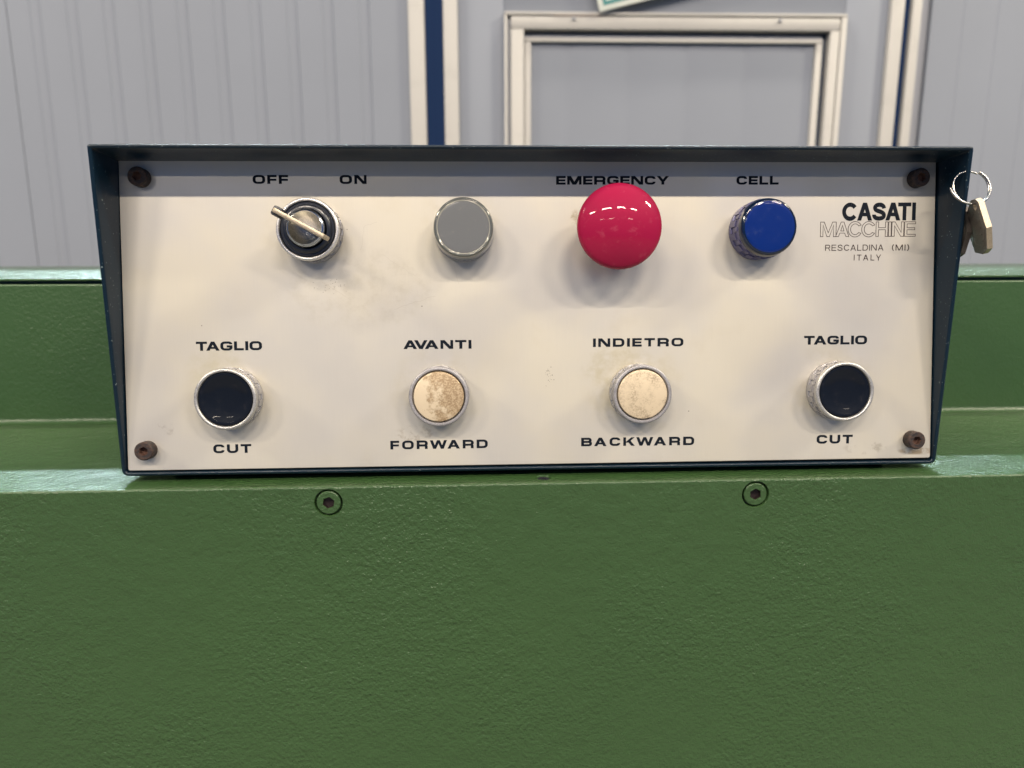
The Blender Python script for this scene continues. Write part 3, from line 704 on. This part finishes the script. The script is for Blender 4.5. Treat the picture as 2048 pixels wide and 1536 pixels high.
def put(quads, x0, x1, L_, R_, bl, cap, m, label, z=PRINTZ):
    """fit quads [x0,x1]x[0,1] between L_ and R_ (mm) on baselines bl=(left,right), cap height"""
    bm = bmesh.new()
    for i, f in enumerate(quads):
        vs = []
        for px, py in f:
            u = (px - x0) / (x1 - x0)
            vs.append(bm.verts.new(((L_ + (R_ - L_) * u) * mm, (bl[0] + (bl[1] - bl[0]) * u + py * cap) * mm, z + (i % 6) * 0.000004)))
        try: bm.faces.new(vs)
        except ValueError: pass
    bmesh.ops.recalc_face_normals(bm, faces=bm.faces)
    for f in bm.faces:
        if f.normal.z < 0: f.normal_flip()
    me = mesh_of(bm, False); o = link('lettering', me, m, cb, False)
    return tag(o, label)
for txt, L_, R_, b0, b1_, cap, gap, lab in (
        ('OFF', -136.35, -119.16, 62.33, 62.35, 4.28, .22, 'OFF'), ('ON', -94.17, -80.99, 62.36, 62.40, 4.34, .26, 'ON'),
        ('EMERGENCY', 12.92, 70.05, 62.28, 62.45, 4.25, .17, 'EMERGENCY'), ('CELL', 104.57, 126.36, 62.51, 62.60, 4.27, .19, 'CELL'),
        ('TAGLIO', -166.83, -134.54, -19.19, -19.10, 4.50, .17, 'TAGLIO on the left'), ('CUT', -160.31, -141.49, -70.68, -70.70, 4.44, .28, 'CUT on the left'),
        ('AVANTI', -64.48, -30.25, -19.18, -19.28, 4.40, .22, 'AVANTI'), ('FORWARD', -72.01, -22.54, -70.13, -70.12, 4.42, .34, 'FORWARD'),
        ('INDIETRO', 31.59, 78.24, -18.93, -18.95, 4.30, .30, 'INDIETRO'), ('BACKWARD', 25.50, 84.47, -69.98, -70.20, 4.43, .36, 'BACKWARD'),
        ('TAGLIO', 141.41, 174.77, -18.68, -18.75, 4.52, .17, 'TAGLIO on the right'), ('CUT', 149.37, 168.64, -70.48, -70.60, 4.60, .28, 'CUT on the right')):
    kern = {'AV': -.52, 'VA': -.52, 'TA': -.28, 'RW': -.1, 'WA': -.30, 'KW': -.2, 'CY': -.05, 'BA': -.12, 'AG': -.08}
    q, a, b_ = layout(txt, wide, gap, kern=kern); put(q, a, b_, L_, R_, (b0, b1_), cap, INK, 'printed word ' + lab)
q, a, b_ = layout('CASATI', lambda c: sans(c, .24), 0.005, kern={'CA': -.05, 'AS': -.03, 'SA': -.04, 'AT': -.17, 'TI': .06}); put(q, a, b_, 159.76, 198.48, (44.49, 44.69), 9.05, INK, 'printed bold word CASATI')
oq = []; x = 0
for i, ch in enumerate('MACCHINE'):
    loops, W = outline(ch)
    for lp in loops: oq += [tuple((px + x, py) for px, py in f) for f in strokepts([(p[0], p[1], 0) for p in lp], True, 1.0, .04)]
    x += W + {0: -.02, 1: -.06, 2: -.02, 3: .03, 4: .05, 5: .05, 6: .05, 7: 0}[i]
xs = [p[0] for f in oq for p in f]; put(oq, min(xs), max(xs), 148.49, 198.77, (36.45, 36.62), 7.35, INK2, 'printed hollow word MACCHINE')
q, a, b_ = layout('RESCALDINA', lambda c: sans(c, .14), .20, kern={'LD': .02, 'CA': -.08}); put(q, a, b_, 151.32, 182.00, (29.28, 29.38), 3.08, INK2, 'printed word RESCALDINA')
q, a, b_ = layout('(MI)', lambda c: sans(c, .15), .26); put(q, a, b_, 186.45, 195.59, (29.38, 29.38), 3.05, INK2, 'printed letters (MI)')
q, a, b_ = layout('ITALY', lambda c: sans(c, .15), .42, kern={'TA': -.1, 'LY': -.12}); put(q, a, b_, 166.49, 180.82, (24.34, 24.32), 2.98, INK2, 'printed word ITALY')
# fine scratches in the plate and the cluster of tiny pits
def scratch(pts, wd, m):
    q = strokepts([(p[0], p[1], 0) for p in pts], False, 1.0, wd)
    bm = bmesh.new()
    for f in q: bm.faces.new([bm.verts.new((px * mm, py * mm, 0.00003)) for px, py in f])
    for f in bm.faces:
        f.normal_update()
        if f.normal.z < 0: f.normal_flip()
    return link('scratch', mesh_of(bm, False), m, cb, False)
SCM = simple('scratch_grey', (0.50, 0.46, 0.39), 0.5, 0.3)
def wob(x0, y0, x1, y1, n, amp):
    return [(x0 + (x1 - x0) * i / n + random.uniform(-amp, amp), y0 + (y1 - y0) * i / n + random.uniform(-amp, amp)) for i in range(n + 1)]
scratch(wob(-68.5, 1.0, -48.0, 7.5, 16, .35), .16, SCM); scratch(wob(-104, 14.5, -90, 5.5, 10, .25), .14, SCM)
scratch(wob(-84.5, 30, -83, 41, 6, .4) + wob(-82, 42, -76, 44, 5, .3), .12, SCM); scratch(wob(-38.2, 22, -36.4, 13, 5, .15), .12, SCM); scratch(wob(-74, 28, -58, 17, 12, .4), .10, SCM)
bm = bmesh.new()
for _ in range(26):
    x, y = random.gauss(8.5, 1.1), random.gauss(-32.5, 2.6); r = random.uniform(.10, .22)
    bm.faces.new([bm.verts.new((px * mm, py * mm, 0.00003)) for px, py in circle(x, y, r, 8)])
for _ in range(34):
    x, y = random.gauss(-99, 4.0), random.gauss(13.5, 2.2); r = random.uniform(.08, .18)
    bm.faces.new([bm.verts.new((px * mm, py * mm, 0.00003)) for px, py in circle(x, y, r, 8)])
tag(link('pits', mesh_of(bm, False), simple('pit_brown', (0.10, 0.07, 0.05), 0.7), cb, False), kind='stuff')

# ------------------------------------------------------------------ key in the switch
key = empty('key', BM_ @ Matrix.Translation((-107.9 * mm, 39.1 * mm, 0.0139)) @ Matrix.Rotation(R(-28.5), 4, 'Z'), 'worn metal key turned in the key switch between OFF and ON', 'key')
def bow(bm, th, pts, fn, bev=0.0004): prism(bm, pts, -th / 2, th / 2, fn, 0, bev)
bm = bmesh.new()
pts = [(-12.6, 6.5), (-13.4, 10.5), (-12.4, 15.4), (-11.6, 16.1), (13.0, 16.1), (14.4, 14.6), (14.2, 9.0), (11.0, 5.0), (4.5, 3.0), (4.3, -0.0), (-4.3, 0.0), (-4.5, 3.0), (-9.5, 4.0)]
bow(bm, 2.1 * mm, [(x * mm, z * mm) for x, z in pts], lambda x, y, h: (x, h, y)); link('bow', mesh_of(bm), BRASS, key, True, 30)
bm = bmesh.new(); box(bm, -0.0041, 0.0041, -0.0008, 0.0008, -0.006, -0.0002); link('blade', mesh_of(bm), STEEL, key)
bm = bmesh.new(); box(bm, -0.0131, -0.0088, -0.0023, 0.0023, 0.0078, 0.0150, 0, 0.0009); link('grip_pad', mesh_of(bm), simple('dark_grip', (0.03, 0.03, 0.035), 0.4), key)

# ------------------------------------------------------------------ ring and spare keys through the right cheek
kr = empty('key_ring', BM_ @ Matrix.Translation((210.4 * mm, 56.4 * mm, 23.5 * mm)) @ Matrix.Rotation(R(-14), 4, 'X'), 'polished split ring hooked through the right side of the control box hood', 'key ring')
bm = bmesh.new(); r_ = 8.6
def coil(a0, a1, dz0, dz1, off=(0, 0), n=70):
    return [((r_ * math.cos(R(a0 + (a1 - a0) * i / n)) + off[0] * i / n) * mm, (r_ * math.sin(R(a0 + (a1 - a0) * i / n)) + off[1] * i / n) * mm, (dz0 + (dz1 - dz0) * i / n) * mm) for i in range(n + 1)]
tube(bm, coil(60, 420, -.5, .5), 0.42 * mm, 10)
link('inner_coil', mesh_of(bm), WIRE, kr, True, 60)
bm = bmesh.new()
pth = []
for i in range(71):
    f = i / 70; a_ = 60 - 240 * f; spread = max(0, (f - .45) / .55) ** 1.3
    pth.append((((r_ + .15) * math.cos(R(a_)) - 2.9 * spread) * mm, ((r_ + .15) * math.sin(R(a_)) - 1.1 * spread) * mm, (1.1 + .8 * f) * mm))
tube(bm, pth, 0.42 * mm, 10); link('outer_coil', mesh_of(bm), WIRE, kr, True, 60)
def spare(loc, rot, label):
    k_ = empty('key', BM_ @ Matrix.Translation([v * mm for v in loc]) @ rot, label, 'key', 'spare keys on the split ring')
    bm = bmesh.new()
    # local: x into the scene along the bow, y up, z thickness; hole near the top
    pts = [(-6.0, 1.6), (-3.2, 3.4), (2.5, 3.4), (11.5, -3.0), (12.5, -13), (9.5, -22), (0.5, -23.2), (-5.5, -21.0), (-9.2, -11.0)]
    hole = circle(-1.0, -0.2, 1.7, 20)
    P2 = [(x * mm, y * mm) for x, y in pts]; H2 = [(x * mm, y * mm) for x, y in hole]
    f1 = holed(bm, P2, [H2], lambda a, b_: (a, b_, 0.0012)); f0 = holed(bm, P2, [H2], lambda a, b_: (a, b_, -0.0012))
    for a, b_ in zip(f0, f1): bridge(bm, a, b_)
    bmesh.ops.recalc_face_normals(bm, faces=bm.faces)
    for f in bm.faces:
        f.normal_update()
        if abs(f.normal.z) > .9: f.material_index = 1
    o = link('bow', mesh_of(bm), [BRASS if loc[2] > 20 else KEYG, KEYD], k_, True, 25)  # front key: lit edge and shaded faces put into the metal colours
    for s in (1, -1):
        bm = bmesh.new(); g = [(-5.2, -2.6), (1.5, -2.0), (8.6, -6.0), (9.4, -13), (7.2, -19.2), (0.2, -20.4), (-4.0, -18.8), (-7.2, -11.0)]
        lo = holed(bm, [(x * mm, y * mm) for x, y in g], [[(x * .84 * mm + .1 * mm, (y + 1.4) * .86 * mm - 2.6 * mm + .1 * mm) for x, y in g]], lambda a, b_: (a, b_, s * 0.00135))
        lo2 = [[bm.verts.new((v.co.x, v.co.y, s * 0.00122)) for v in l] for l in lo]
        for a, b_ in zip(lo, lo2): bridge(bm, a, b_)
        for k in range(4):
            box(bm, -3.2 * mm, 3.4 * mm, (-7.6 - 3.2 * k) * mm, (-6.9 - 3.2 * k) * mm, min(s * .00122, s * .00150), max(s * .00122, s * .00150))
        link('raised_border', mesh_of(bm), KEYD, o, True, 25)
    bm = bmesh.new(); box(bm, 11.0 * mm, 30 * mm, -14.5 * mm, -8 * mm, -0.0009, 0.0009, 0, 0.0003)
    link('blade', mesh_of(bm), KEYG, k_)
    return k_
spare((212.6, 47.5, 25.0), Matrix.Rotation(R(14), 4, 'Z') @ Matrix.Rotation(R(73), 4, 'Y'), 'spare key hanging from the ring outside the hood, bright edge towards the viewer')
spare((215.0, 47.0, 9.5), Matrix.Rotation(R(-3), 4, 'Z') @ Matrix.Rotation(R(88), 4, 'Y'), 'dark spare key on the ring, half hidden behind the hood edge')
